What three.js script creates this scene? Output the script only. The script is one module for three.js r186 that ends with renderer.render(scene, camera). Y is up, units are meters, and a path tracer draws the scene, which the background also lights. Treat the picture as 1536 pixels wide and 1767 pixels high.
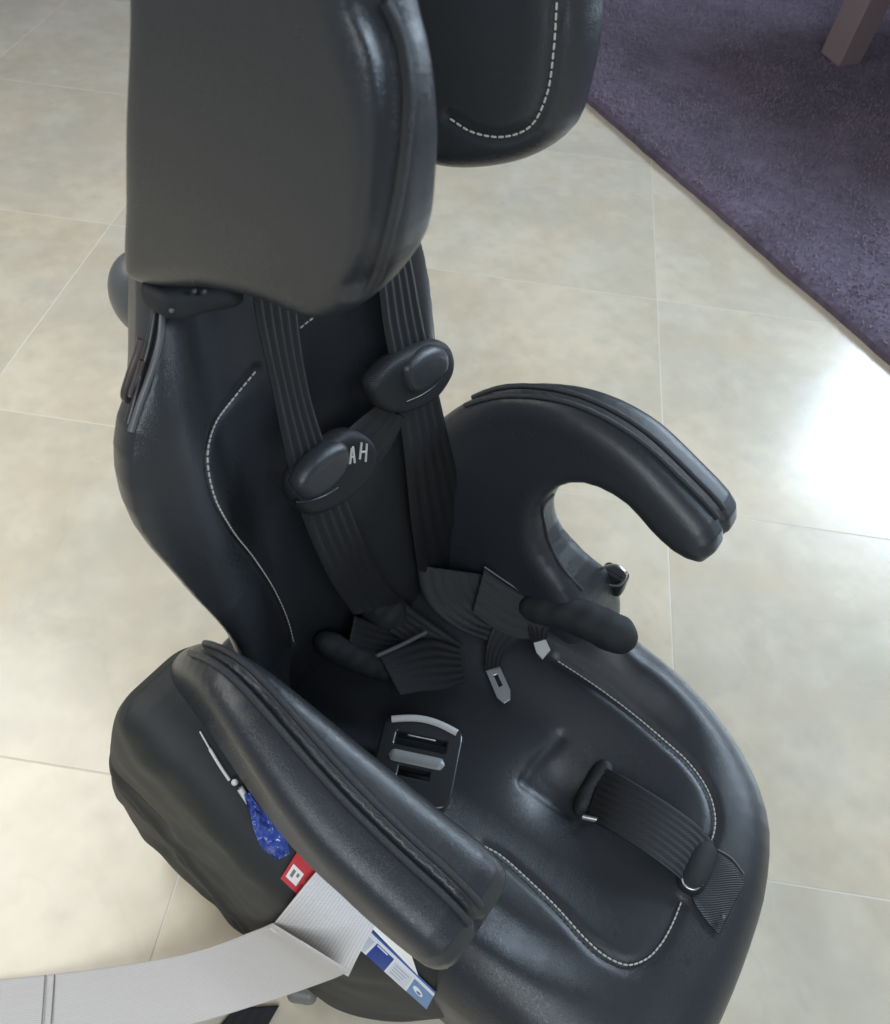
import * as THREE from 'three';
import { mergeGeometries } from 'three/addons/utils/BufferGeometryUtils.js';
import { RoundedBoxGeometry } from 'three/addons/geometries/RoundedBoxGeometry.js';
import { RectAreaLightUniformsLib } from 'three/addons/lights/RectAreaLightUniformsLib.js';

// ------------------------------------------------------------------ camera
// world axes: x = the way the seat faces, y = up, z = the seat's side towards the photographer; floor at y = 0
const scene = new THREE.Scene();
const V = (x, y, z) => new THREE.Vector3(x, y, z);
const IW = 1536, IH = 1767, FOC = 1500;
const CP = V(0.3556, 0.9826, 0.3781);
const PITCH = 49 * Math.PI / 180, AZ = 30.776 * Math.PI / 180, ROLL = 6 * Math.PI / 180;
const toSeat = (v) => V(v.x * Math.cos(AZ) + v.z * Math.sin(AZ), v.y, -v.x * Math.sin(AZ) + v.z * Math.cos(AZ));
const f0 = V(0, -Math.sin(PITCH), -Math.cos(PITCH)), u0 = V(0, Math.cos(PITCH), -Math.sin(PITCH)), r0 = V(1, 0, 0);
const CF = toSeat(f0);
const CR = toSeat(r0.clone().multiplyScalar(Math.cos(ROLL)).addScaledVector(u0, Math.sin(ROLL)));
const CU = toSeat(u0.clone().multiplyScalar(Math.cos(ROLL)).addScaledVector(r0, -Math.sin(ROLL)));
const camera = new THREE.PerspectiveCamera(2 * Math.atan(IH / 2 / FOC) * 180 / Math.PI, IW / IH, 0.02, 60);
camera.position.copy(CP);
camera.quaternion.setFromRotationMatrix(new THREE.Matrix4().makeBasis(CR, CU, CF.clone().negate()));
camera.focus = 0.78; camera.userData.fStop = 13;
camera.updateMatrixWorld(true);

const renderer = new THREE.WebGLRenderer({ antialias: true });
renderer.setSize(890, 1024);
renderer.toneMapping = THREE.LinearToneMapping;
renderer.toneMappingExposure = 1.03;
renderer.shadowMap.enabled = true;

// ------------------------------------------------------------------ light: three windows, all out of frame
RectAreaLightUniformsLib.init();
scene.background = new THREE.Color().setRGB(0.16, 0.172, 0.195);
const tag = (o, label, category, group, kind) => {
  if (label) o.userData.label = label;
  if (category) o.userData.category = category;
  if (group) o.userData.group = group;
  if (kind) o.userData.kind = kind;
  return o;
};
const WINFRAME = new THREE.MeshStandardMaterial({ color: 0xd8d6d0, roughness: 0.5 });
function lightWindow(name, label, category, pos, aim, w, h, color, power, glow) {
  const g = new THREE.Group(); g.name = name; g.position.copy(pos); scene.add(g);
  g.lookAt(aim);
  tag(g, label, category);
  const t = 0.05;
  const bars = [[0, h / 2 + t / 2, w + 2 * t, t], [0, -h / 2 - t / 2, w + 2 * t, t], [-w / 2 - t / 2, 0, t, h], [w / 2 + t / 2, 0, t, h]];
  for (const [x, y, bw, bh] of bars) {
    const m = new THREE.Mesh(new THREE.BoxGeometry(bw, bh, 0.06), WINFRAME); m.name = 'frame'; m.position.set(x, y, 0); g.add(m);
  }
  const pane = new THREE.Mesh(new THREE.BoxGeometry(w - 0.004, h - 0.004, 0.012),
    new THREE.MeshStandardMaterial({ color: 0x222222, emissive: color, emissiveIntensity: glow, roughness: 0.4 }));
  pane.name = 'pane'; g.add(pane);
  const l = new THREE.RectAreaLight(color, power, w, h);
  l.name = 'pane_light'; l.castShadow = true; l.position.set(0, 0, 0.012);
  l.rotation.y = Math.PI;                       // the lamp shines along its -z, the pane faces +z
  g.add(l);
  return g;
}
lightWindow('window', 'bright white framed window beyond the purple rug', 'window', V(1.36, 1.5, -3.2), V(1.2, 0.5, 0), 2.3, 1.0, new THREE.Color(0.68, 0.84, 1.0), 9, 6);
lightWindow('patio_window', 'large white framed window behind the photographer', 'window', V(-1.15, 1.75, 0.5), V(-0.35, 0.0, 0.3), 1.5, 1.1, new THREE.Color(1.0, 0.985, 0.94), 3.4, 0.9);
lightWindow('balcony_window', 'white framed window facing the front of the car seat', 'window', V(1.3, 2.0, 1.3), V(0.1, 0.3, -0.1), 1.4, 1.2, new THREE.Color(0.85, 0.93, 1.0), 5, 1.2);

// ------------------------------------------------------------------ helpers
let seed = 12345;
const rnd = () => { seed = (seed * 1664525 + 1013904223) >>> 0; return seed / 4294967296; };
const hash2 = (x, y) => { let h = (x * 374761393 + y * 668265263) | 0; h = Math.imul(h ^ (h >>> 13), 1274126177); return ((h ^ (h >>> 16)) >>> 0) / 4294967296; };
const vnoise = (x, y, per) => {
  const xi = Math.floor(x), yi = Math.floor(y), fx = x - xi, fy = y - yi, m = (v) => per ? ((v % per) + per) % per : v;
  const sx = fx * fx * (3 - 2 * fx), sy = fy * fy * (3 - 2 * fy);
  const a = hash2(m(xi), m(yi)), b = hash2(m(xi + 1), m(yi)), c = hash2(m(xi), m(yi + 1)), d = hash2(m(xi + 1), m(yi + 1));
  return a + (b - a) * sx + (c - a) * sy + (a - b - c + d) * sx * sy;
};
const fbm = (x, y, per, oct = 4) => { let s = 0, a = 0.5, n = 0; for (let i = 0; i < oct; i++) { s += a * vnoise(x, y, per); n += a; x *= 2; y *= 2; per *= 2; a *= 0.5; } return s / n; };
const sstep = (a, b, x) => { const t = Math.min(1, Math.max(0, (x - a) / (b - a))); return t * t * (3 - 2 * t); };
const mix = (a, b, t) => a + (b - a) * t;

function dataTex(n, fn, srgb, rep = true) {
  const d = new Uint8Array(n * n * 4);
  for (let y = 0; y < n; y++) for (let x = 0; x < n; x++) {
    const c = fn(x / n, y / n), i = (y * n + x) * 4;
    d[i] = c[0] * 255; d[i + 1] = c[1] * 255; d[i + 2] = c[2] * 255; d[i + 3] = 255;
  }
  const t = new THREE.DataTexture(d, n, n); t.wrapS = t.wrapT = THREE.RepeatWrapping;
  t.magFilter = THREE.LinearFilter; t.minFilter = THREE.LinearMipmapLinearFilter; t.generateMipmaps = true;
  if (srgb) t.colorSpace = THREE.SRGBColorSpace;
  t.needsUpdate = true; return t;
}

// pixel -> ray, and ray -> plane / surface
const ray = (px, py) => CF.clone().addScaledVector(CR, (px - IW / 2) / FOC).addScaledVector(CU, -(py - IH / 2) / FOC);
const onPlane = (axis) => (px, py, val) => { const r = ray(px, py); return CP.clone().addScaledVector(r, (val - CP[axis]) / r[axis]); };
const onX = onPlane('x'), onY = onPlane('y'), onZ = onPlane('z');
function hit(px, py, sdf, lift = 0) {
  const r = ray(px, py).normalize(); let t = 0.1;
  for (let i = 0; i < 400 && t < 3; i++) { const d = sdf(CP.x + r.x * t, CP.y + r.y * t, CP.z + r.z * t) - lift; if (d < 0.0002) break; t += Math.max(0.0004, d * 0.55); }
  return CP.clone().addScaledVector(r, t);
}
const hits = (list, sdf, lift) => list.map(([x, y]) => hit(x, y, sdf, lift));
const curve = (pts, closed = false) => new THREE.CatmullRomCurve3(pts, closed, 'centripetal');

// signed distances
const smax = (a, b, k) => { const h = Math.max(k - Math.abs(a - b), 0) / k; return Math.max(a, b) + h * h * k * 0.25; };
const smin = (a, b, k) => -smax(-a, -b, k);
function polySDF(points, n = 70) {                    // closed smooth outline
  const c = new THREE.SplineCurve(points.concat([points[0]]).map((p) => new THREE.Vector2(p[0], p[1])));
  const cc = new THREE.CatmullRomCurve3(points.map((p) => V(p[0], p[1], 0)), true, 'centripetal');
  const P = cc.getSpacedPoints(n); const xs = P.map((p) => p.x), ys = P.map((p) => p.y), m = n;
  return (x, y) => {
    let d = 1e9, s = 1;
    for (let i = 0, j = m - 1; i < m; j = i++) {
      const ex = xs[j] - xs[i], ey = ys[j] - ys[i], wx = x - xs[i], wy = y - ys[i];
      let t = (wx * ex + wy * ey) / (ex * ex + ey * ey); t = t < 0 ? 0 : t > 1 ? 1 : t;
      const bx = wx - ex * t, by = wy - ey * t; const q = bx * bx + by * by; if (q < d) d = q;
      const c1 = y >= ys[i], c2 = y < ys[j], c3 = ex * wy > ey * wx;
      if ((c1 && c2 && c3) || (!c1 && !c2 && !c3)) s = -s;
    }
    return s * Math.sqrt(d);
  };
}
function lineDist(pts) {                              // distance to a 3-D polyline
  return (x, y, z) => {
    let d = 1e9;
    for (let i = 0; i + 1 < pts.length; i++) {
      const a = pts[i], b = pts[i + 1];
      const ex = b.x - a.x, ey = b.y - a.y, ez = b.z - a.z, wx = x - a.x, wy = y - a.y, wz = z - a.z;
      let t = (wx * ex + wy * ey + wz * ez) / (ex * ex + ey * ey + ez * ez); t = t < 0 ? 0 : t > 1 ? 1 : t;
      const q = (wx - ex * t) ** 2 + (wy - ey * t) ** 2 + (wz - ez * t) ** 2; if (q < d) d = q;
    }
    return Math.sqrt(d);
  };
}
const grooved = (sdf, lines) => {                     // press seams into a padded surface
  const L = lines.map(([pts, depth, width]) => [lineDist(pts), depth, width]);
  return (x, y, z) => { let d = sdf(x, y, z); if (Math.abs(d) < 0.025) for (const [ld, dep, wid] of L) { const q = ld(x, y, z) / wid; if (q < 4) d += dep * Math.exp(-q * q); } return d; };
};
// naive surface nets
function netGeo(sdf, lo, hi, h) {
  const nx = Math.ceil((hi[0] - lo[0]) / h) + 1, ny = Math.ceil((hi[1] - lo[1]) / h) + 1, nz = Math.ceil((hi[2] - lo[2]) / h) + 1;
  const val = new Float32Array(nx * ny * nz); const id = (i, j, k) => (k * ny + j) * nx + i;
  for (let k = 0; k < nz; k++) for (let j = 0; j < ny; j++) for (let i = 0; i < nx; i++) val[id(i, j, k)] = sdf(lo[0] + i * h, lo[1] + j * h, lo[2] + k * h);
  const vid = new Int32Array(nx * ny * nz).fill(-1); const pos = [], nor = [], idx = [];
  const E = [[0, 1], [2, 3], [4, 5], [6, 7], [0, 2], [1, 3], [4, 6], [5, 7], [0, 4], [1, 5], [2, 6], [3, 7]];
  for (let k = 0; k < nz - 1; k++) for (let j = 0; j < ny - 1; j++) for (let i = 0; i < nx - 1; i++) {
    const v = []; let neg = 0;
    for (let c = 0; c < 8; c++) { const q = val[id(i + (c & 1), j + ((c >> 1) & 1), k + (c >> 2))]; v.push(q); if (q < 0) neg++; }
    if (neg === 0 || neg === 8) continue;
    let x = 0, y = 0, z = 0, n = 0;
    for (const [a, b] of E) if ((v[a] < 0) !== (v[b] < 0)) {
      const t = v[a] / (v[a] - v[b]);
      x += (a & 1) + t * ((b & 1) - (a & 1)); y += ((a >> 1) & 1) + t * (((b >> 1) & 1) - ((a >> 1) & 1)); z += (a >> 2) + t * ((b >> 2) - (a >> 2)); n++;
    }
    let X = lo[0] + (i + x / n) * h, Y = lo[1] + (j + y / n) * h, Z = lo[2] + (k + z / n) * h, gx, gy, gz;
    const e = h * 0.35;
    for (let it = 0; it < 2; it++) {
      gx = (sdf(X + e, Y, Z) - sdf(X - e, Y, Z)) / (2 * e); gy = (sdf(X, Y + e, Z) - sdf(X, Y - e, Z)) / (2 * e); gz = (sdf(X, Y, Z + e) - sdf(X, Y, Z - e)) / (2 * e);
      if (it === 0) { const g2 = gx * gx + gy * gy + gz * gz + 1e-9, d = sdf(X, Y, Z) / g2, m = Math.max(-h * 0.5, Math.min(h * 0.5, d)); X -= gx * m; Y -= gy * m; Z -= gz * m; }
    }
    const gl = Math.hypot(gx, gy, gz) || 1;
    vid[id(i, j, k)] = pos.length / 3; pos.push(X, Y, Z); nor.push(gx / gl, gy / gl, gz / gl);
  }
  const quad = (a, b, c, d, flip) => { if (a < 0 || b < 0 || c < 0 || d < 0) return; flip ? idx.push(a, c, b, a, d, c) : idx.push(a, b, c, a, c, d); };
  for (let k = 1; k < nz - 1; k++) for (let j = 1; j < ny - 1; j++) for (let i = 1; i < nx - 1; i++) {
    const a = val[id(i, j, k)] < 0;
    if (a !== (val[id(i + 1, j, k)] < 0)) quad(vid[id(i, j - 1, k - 1)], vid[id(i, j, k - 1)], vid[id(i, j, k)], vid[id(i, j - 1, k)], !a);
    if (a !== (val[id(i, j + 1, k)] < 0)) quad(vid[id(i - 1, j, k - 1)], vid[id(i - 1, j, k)], vid[id(i, j, k)], vid[id(i, j, k - 1)], !a);
    if (a !== (val[id(i, j, k + 1)] < 0)) quad(vid[id(i - 1, j - 1, k)], vid[id(i, j - 1, k)], vid[id(i, j, k)], vid[id(i - 1, j, k)], !a);
  }
  // each triangle takes its grain from the axis it faces, in metres
  const P2 = [], N2 = [], U2 = [], I2 = [], seen = [new Map(), new Map(), new Map()];
  for (let t = 0; t < idx.length; t += 3) {
    const n = [0, 1, 2].map((c) => Math.abs(nor[idx[t] * 3 + c] + nor[idx[t + 1] * 3 + c] + nor[idx[t + 2] * 3 + c])), k = n[0] > n[1] ? (n[0] > n[2] ? 0 : 2) : (n[1] > n[2] ? 1 : 2);
    for (let q = 0; q < 3; q++) {
      const v = idx[t + q]; let w = seen[k].get(v);
      if (w === undefined) {
        w = P2.length / 3; seen[k].set(v, w); const X = pos[v * 3], Y = pos[v * 3 + 1], Z = pos[v * 3 + 2];
        P2.push(X, Y, Z); N2.push(nor[v * 3], nor[v * 3 + 1], nor[v * 3 + 2]); k === 0 ? U2.push(Z, Y) : k === 1 ? U2.push(X, Z) : U2.push(X, Y);
      }
      I2.push(w);
    }
  }
  const g = new THREE.BufferGeometry();
  g.setAttribute('position', new THREE.Float32BufferAttribute(P2, 3)); g.setAttribute('normal', new THREE.Float32BufferAttribute(N2, 3));
  g.setAttribute('uv', new THREE.Float32BufferAttribute(U2, 2)); g.setIndex(I2);
  return g;
}
function mesh(name, geo, mat, parent = scene) {
  const m = new THREE.Mesh(geo, mat); m.name = name; m.castShadow = m.receiveShadow = true; parent.add(m); return m;
}
const tubeGeo = (pts, r, seg = 60, rad = 7) => new THREE.TubeGeometry(curve(pts), seg, r, rad, false);
// a woven strap between two edge lines: thin, with ribs along its length
function strapGeo(L, R, thick = 0.0016, ribs = 5, n = 50, ribH = 0.0007, up = null) {
  const cl = curve(L), cr = curve(R), cols = ribs * 4 + 1, top = [], bot = [];
  for (let i = 0; i <= n; i++) {
    const t = i / n, a = cl.getPoint(t), b = cr.getPoint(t);
    const m = a.clone().add(b).multiplyScalar(0.5), tt = Math.min(1, t + 0.02), t2 = Math.max(0, t - 0.02);
    const tan = cl.getPoint(tt).add(cr.getPoint(tt)).sub(cl.getPoint(t2)).sub(cr.getPoint(t2)).normalize();
    const nn = b.clone().sub(a).cross(tan).normalize();
    const ref = up || CP.clone().sub(m);
    if (nn.dot(ref) < 0) nn.negate();
    for (let c = 0; c < cols; c++) {
      const s = c / (cols - 1), p = a.clone().lerp(b, s);
      const rh = ribH * Math.cos(s * ribs * Math.PI * 2 + Math.PI);
      top.push(p.clone().addScaledVector(nn, thick / 2 + rh)); bot.push(p.clone().addScaledVector(nn, -thick / 2));
    }
  }
  const pos = [], uv = [], idx = []; const wid = L[0].distanceTo(R[0]); const len = cl.getLength();
  const push = (arr) => { arr.forEach((p, q) => { pos.push(p.x, p.y, p.z); uv.push((q % cols) / (cols - 1) * wid, Math.floor(q / cols) / n * len); }); };
  push(top); push(bot); const off = top.length;
  for (let i = 0; i < n; i++) for (let c = 0; c < cols - 1; c++) {
    const a = i * cols + c, b = a + 1, d = a + cols, e = d + 1;
    idx.push(a, b, d, b, e, d, off + a, off + d, off + b, off + b, off + d, off + e);
  }
  for (let i = 0; i < n; i++) for (const c of [0, cols - 1]) { const a = i * cols + c, d = a + cols; idx.push(a, d, off + a, d, off + d, off + a); }
  for (const i of [0, n]) for (let c = 0; c < cols - 1; c++) { const a = i * cols + c; idx.push(a, off + a, a + 1, a + 1, off + a, off + a + 1); }
  const g = new THREE.BufferGeometry(); g.setAttribute('position', new THREE.Float32BufferAttribute(pos, 3)); g.setAttribute('uv', new THREE.Float32BufferAttribute(uv, 2));
  g.setIndex(idx); g.computeVertexNormals(); return g;
}
// thread: short capsules along a line, lifted off the leather
function stitchGeo(pts, pitch = 0.0052, len = 0.0042, r = 0.00075) {
  const c = curve(pts), L = c.getLength(), n = Math.floor(L / pitch), base = new THREE.CapsuleGeometry(r, len - 2 * r, 2, 5), out = [], q = new THREE.Quaternion();
  for (let i = 0; i < n; i++) {
    const t = (i + 0.5) / n, p = c.getPointAt(t), d = c.getTangentAt(t);
    q.setFromUnitVectors(V(0, 1, 0), d);
    out.push(base.clone().applyMatrix4(new THREE.Matrix4().compose(p, q, V(1, 1, 1))));
  }
  return mergeGeometries(out);
}
function patchGeo(quad, nu, nv, place) {              // quad of pixels: tl, tr, br, bl -> sheet laid on a surface
  const pos = [], uv = [], idx = [];
  for (let j = 0; j <= nv; j++) for (let i = 0; i <= nu; i++) {
    const s = i / nu, t = j / nv;
    const x = mix(mix(quad[0][0], quad[1][0], s), mix(quad[3][0], quad[2][0], s), t), y = mix(mix(quad[0][1], quad[1][1], s), mix(quad[3][1], quad[2][1], s), t);
    const p = place(x, y, s, t); pos.push(p.x, p.y, p.z); uv.push(s, 1 - t);
  }
  for (let j = 0; j < nv; j++) for (let i = 0; i < nu; i++) { const a = j * (nu + 1) + i, b = a + 1, c = a + nu + 1, d = c + 1; idx.push(a, c, b, b, c, d); }
  const g = new THREE.BufferGeometry(); g.setAttribute('position', new THREE.Float32BufferAttribute(pos, 3)); g.setAttribute('uv', new THREE.Float32BufferAttribute(uv, 2));
  g.setIndex(idx); g.computeVertexNormals(); return g;
}

// ------------------------------------------------------------------ materials
const grainTex = dataTex(512, (() => {
  const N = 40, pt = []; for (let i = 0; i < N * N; i++) pt.push([rnd(), rnd()]);
  return (u, v) => {
    const x = u * N, y = v * N, xi = Math.floor(x), yi = Math.floor(y); let d1 = 9, d2 = 9;
    for (let j = -1; j <= 1; j++) for (let i = -1; i <= 1; i++) {
      const cx = (xi + i + N) % N, cy = (yi + j + N) % N, p = pt[cy * N + cx], d = Math.hypot(xi + i + p[0] - x, yi + j + p[1] - y);
      if (d < d1) { d2 = d1; d1 = d; } else if (d < d2) d2 = d;
    }
    const h = sstep(0, 0.5, d2 - d1) * 0.8 + 0.2 * vnoise(u * 128, v * 128, 128); return [h, h, h];
  };
})(), false);
grainTex.repeat.set(24, 24);
const leatherVar = dataTex(256, (u, v) => { const a = fbm(u * 6, v * 6, 6, 5), c = 0.42 + 0.22 * a; return [c, c, c]; }, false);
leatherVar.repeat.set(4, 4);
const LEATHER = new THREE.MeshPhysicalMaterial({ color: new THREE.Color().setRGB(0.030, 0.033, 0.038), roughness: 0.58, roughnessMap: leatherVar, bumpMap: grainTex, bumpScale: 0.00009 });
const FABRIC_TEX = dataTex(128, (u, v) => { const a = (Math.sin(u * Math.PI * 64) * Math.sin(v * Math.PI * 64)) * 0.35 + 0.5 + 0.15 * (hash2(Math.floor(u * 128), Math.floor(v * 128)) - 0.5); return [a, a, a]; }, false);
FABRIC_TEX.repeat.set(40, 40);
const POUCHCLOTH = new THREE.MeshStandardMaterial({ color: new THREE.Color().setRGB(0.017, 0.020, 0.021), roughness: 0.6, bumpMap: FABRIC_TEX, bumpScale: 0.0002 });
const NYLON = new THREE.MeshStandardMaterial({ color: new THREE.Color().setRGB(0.015, 0.017, 0.019), roughness: 0.7, bumpMap: FABRIC_TEX, bumpScale: 0.0004 });
const WEB_TEX = dataTex(128, (u, v) => { const a = 0.5 + 0.3 * Math.sin((u * 16 + v * 16) * Math.PI * 2) + 0.2 * (hash2(Math.floor(u * 128), Math.floor(v * 128)) - 0.5); return [a, a, a]; }, false);
WEB_TEX.repeat.set(30, 30);
const WEBBING = new THREE.MeshStandardMaterial({ color: new THREE.Color().setRGB(0.011, 0.012, 0.014), roughness: 0.55, bumpMap: WEB_TEX, bumpScale: 0.0005 });
const BLACKPLASTIC = new THREE.MeshStandardMaterial({ color: new THREE.Color().setRGB(0.02, 0.021, 0.023), roughness: 0.32 });
const GREYPLASTIC = new THREE.MeshStandardMaterial({ color: new THREE.Color().setRGB(0.10, 0.105, 0.11), roughness: 0.35 });
const SILVER = new THREE.MeshStandardMaterial({ color: new THREE.Color().setRGB(0.72, 0.73, 0.74), roughness: 0.28, metalness: 0.9 });
const PALEPLASTIC = new THREE.MeshStandardMaterial({ color: new THREE.Color().setRGB(0.6, 0.6, 0.59), roughness: 0.4 });
const GREYPLASTIC_LIGHT = new THREE.MeshStandardMaterial({ color: new THREE.Color().setRGB(0.30, 0.31, 0.31), roughness: 0.25 });
const THREAD = new THREE.MeshStandardMaterial({ color: new THREE.Color().setRGB(0.50, 0.49, 0.45), roughness: 0.7 });
const PIPING = LEATHER;

// ------------------------------------------------------------------ floor of large stone tiles
const stone = dataTex(1024, (u, v) => {
  const a = fbm(u * 5, v * 5, 5, 6), b = fbm(u * 12 + 3.3, v * 12 + 1.7, 12, 5), c = fbm(u * 40, v * 40, 40, 3);
  const w = fbm(u * 6 + 2 * a, v * 6 + 2 * b, 6, 4); const vein = Math.exp(-Math.pow((w - 0.5) / 0.03, 2));
  const t = 0.55 * a + 0.3 * b + 0.15 * c;
  const k = mix(0.83, 0.895, sstep(0.3, 0.7, t)) - 0.015 * vein + 0.03 * (c - 0.5);
  const warm = mix(0.02, -0.02, b);
  return [Math.min(1, k * 1.0 + warm), Math.min(1, k * 0.952), Math.min(1, k * 0.85 - warm)];
}, true);
const stoneRough = dataTex(512, (u, v) => { const a = fbm(u * 8, v * 8, 8, 5); const k = 0.26 + 0.12 * a; return [k, k, k]; }, false);
const stoneBump = dataTex(512, (u, v) => { const a = fbm(u * 16, v * 16, 16, 5); return [a, a, a]; }, false);
const FLOORMATS = [0, 1, 2, 3].map((i) => {
  const m = stone.clone(); m.offset.set(i * 0.37, i * 0.21); m.rotation = i * Math.PI / 2; m.needsUpdate = true;
  return new THREE.MeshPhysicalMaterial({ map: m, roughnessMap: stoneRough, roughness: 1, bumpMap: stoneBump, bumpScale: 0.0004, clearcoat: 1.0, clearcoatRoughness: 0.19 });
});
const GROUT = new THREE.MeshStandardMaterial({ color: new THREE.Color().setRGB(0.74, 0.70, 0.61), roughness: 0.7 });
const floor = new THREE.Group(); floor.name = 'floor'; tag(floor, 'cream stone tile floor', null, null, 'structure'); scene.add(floor);
const grout = mesh('grout', new THREE.PlaneGeometry(9, 9).rotateX(-Math.PI / 2), GROUT, floor); grout.position.set(-0.5, -0.0004, -1.5);
{
  const T = 0.548, ang = Math.atan2(0.463, 0.887);          // the joints run 27.5 degrees off the seat
  const ax = V(Math.cos(ang), 0, -Math.sin(ang)), az = V(Math.sin(ang), 0, Math.cos(ang));
  const geos = [0, 1, 2, 3].map((q) => { const g = new RoundedBoxGeometry(T - 0.0018, 0.02, T - 0.0018, 1, 0.0004); const p = g.attributes.position, uv = g.attributes.uv; for (let i = 0; i < p.count; i++) uv.setXY(i, p.getX(i) / 1.1 + q * 0.31, p.getZ(i) / 1.1 + q * 0.17); return g; });
  for (let i = -8; i <= 6; i++) for (let j = -10; j <= 4; j++) {
    const c = V(0, 0, 0).addScaledVector(ax, (i + 0.28) * T).addScaledVector(az, 0.119 + (j + 0.5) * T);
    if (c.x < -4.6 || c.x > 3.6 || c.z < -5 || c.z > 1.6) continue;
    const q = Math.floor(hash2(i + 50, j + 70) * 4);
    const m = mesh('tile', geos[Math.floor(hash2(i + 9, j + 31) * 4)], FLOORMATS[q], floor); m.position.set(c.x, -0.01 - 0.0003 * hash2(i + 3, j + 5), c.z); m.rotation.y = ang;
  }
}

// ------------------------------------------------------------------ rug and the table that stands on it
{
  const A = onY(1010, 160, 0.02), B = onY(1536, 610, 0.02);
  const dir = B.clone().sub(A).setY(0).normalize(), nrm = V(dir.z, 0, -dir.x);     // nrm points away from the camera
  const rugTex = dataTex(512, (u, v) => { const a = fbm(u * 10, v * 10, 10, 5), b = fbm(u * 60, v * 60, 60, 3), k = 0.75 + 0.5 * (0.6 * a + 0.4 * b - 0.5); return [0.50 * k, 0.45 * k, 0.53 * k]; }, true);
  const rugBump = dataTex(512, (u, v) => { const k = 0.5 * fbm(u * 20, v * 20, 20, 3) + 0.5 * fbm(u * 90, v * 90, 90, 2); return [k, k, k]; }, false);
  const RUG = new THREE.MeshPhysicalMaterial({ map: rugTex, roughness: 1, bumpMap: rugBump, bumpScale: 0.006, sheen: 0.5, sheenColor: new THREE.Color(0.5, 0.48, 0.62), sheenRoughness: 0.6 });
  const rug = new THREE.Group(); rug.name = 'rug'; scene.add(rug);
  tag(rug, 'dark purple deep pile rug on the cream floor', 'rug');
  const g = new THREE.BoxGeometry(3.4, 0.022, 2.2, 170, 2, 110), p = g.attributes.position, uv = g.attributes.uv;
  for (let i = 0; i < p.count; i++) {
    const x = p.getX(i), y = p.getY(i), z = p.getZ(i);
    const e = Math.min(1, Math.min(1.7 - Math.abs(x), 1.1 - Math.abs(z)) / 0.02);
    if (y > 0) p.setY(i, y * (0.35 + 0.65 * Math.sqrt(Math.max(0, e))) + 0.006 * (fbm(x * 14 + 50, z * 14 + 50, 4096, 3) - 0.5));
    p.setX(i, x + 0.006 * (vnoise(x * 25 + 90, z * 25 + 90) - 0.5)); p.setZ(i, z + 0.006 * (vnoise(x * 25 + 190, z * 25 + 40) - 0.5));
    uv.setXY(i, x / 0.9, z / 0.9);
  }
  g.computeVertexNormals();
  const base = A.clone().add(B).multiplyScalar(0.5).addScaledVector(nrm, 1.1).addScaledVector(dir, 0.25); base.y = 0.0115;
  rug.position.copy(base); rug.rotation.y = Math.atan2(-dir.z, dir.x);
  mesh('pile_base', g, RUG, rug);
  // tufts
  const tuft = new THREE.ConeGeometry(0.0022, 0.011, 3, 1); tuft.translate(0, 0.0042, 0);
  const N = 80000, inst = new THREE.InstancedMesh(tuft, new THREE.MeshStandardMaterial({ color: 0xffffff, roughness: 1 }), N);
  const M = new THREE.Matrix4(), q = new THREE.Quaternion(), eu = new THREE.Euler(), col = new THREE.Color();
  for (let i = 0; i < N; i++) {
    const x = (rnd() - 0.5) * 3.38, z = (rnd() - 0.5) * 2.18, k = 0.75 + 0.4 * fbm(x * 6 + 60, z * 6 + 60, 4096, 3) + 0.1 * (rnd() - 0.5);
    const lay = fbm(x * 3 + 20, z * 3 + 20, 4096, 2);
    eu.set((rnd() - 0.5) * 1.2 + (lay - 0.5) * 2, rnd() * 6, (rnd() - 0.5) * 1.2 + (lay - 0.5) * 2); q.setFromEuler(eu);
    M.compose(V(x, 0.010, z), q, V(1, 0.8 + 0.5 * rnd(), 1)); inst.setMatrixAt(i, M);
    col.setRGB(0.25 * k, 0.20 * k, 0.258 * k); inst.setColorAt(i, col);
  }
  inst.name = 'pile'; inst.userData.kind = 'stuff'; inst.castShadow = inst.receiveShadow = true; rug.add(inst);

  const WOOD = new THREE.MeshStandardMaterial({ color: new THREE.Color().setRGB(0.28, 0.215, 0.215), roughness: 0.5, bumpMap: stoneBump, bumpScale: 0.0004 });
  const legAt = onY(1425, 92, 0.03); legAt.y = 0.024;
  const t = new THREE.Group(); t.name = 'side_table'; t.position.copy(legAt); scene.add(t); t.rotation.y = -0.54;
  tag(t, 'brown wooden table with one leg standing on the purple rug', 'table');
  const LG = new RoundedBoxGeometry(0.085, 0.40, 0.085, 2, 0.006);
  for (const [x, z] of [[0, 0], [0.75, 0], [0, -0.75], [0.75, -0.75]]) { const m = mesh('leg', LG, WOOD, t); m.position.set(x + 0.03 + (x ? -0.02 : 0.02), 0.198, z - 0.03); m.rotation.z = x ? 0.1 : -0.1; }
  const top = mesh('table_top', new RoundedBoxGeometry(0.95, 0.035, 0.95, 2, 0.008), WOOD, t); top.position.set(0.405, 0.4185, -0.405);
}

// ------------------------------------------------------------------ the car seat
const seat = new THREE.Group(); seat.name = 'child_car_seat'; scene.add(seat);
tag(seat, 'black leather child car seat with white stitching standing on the tiles', 'car seat');

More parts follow.
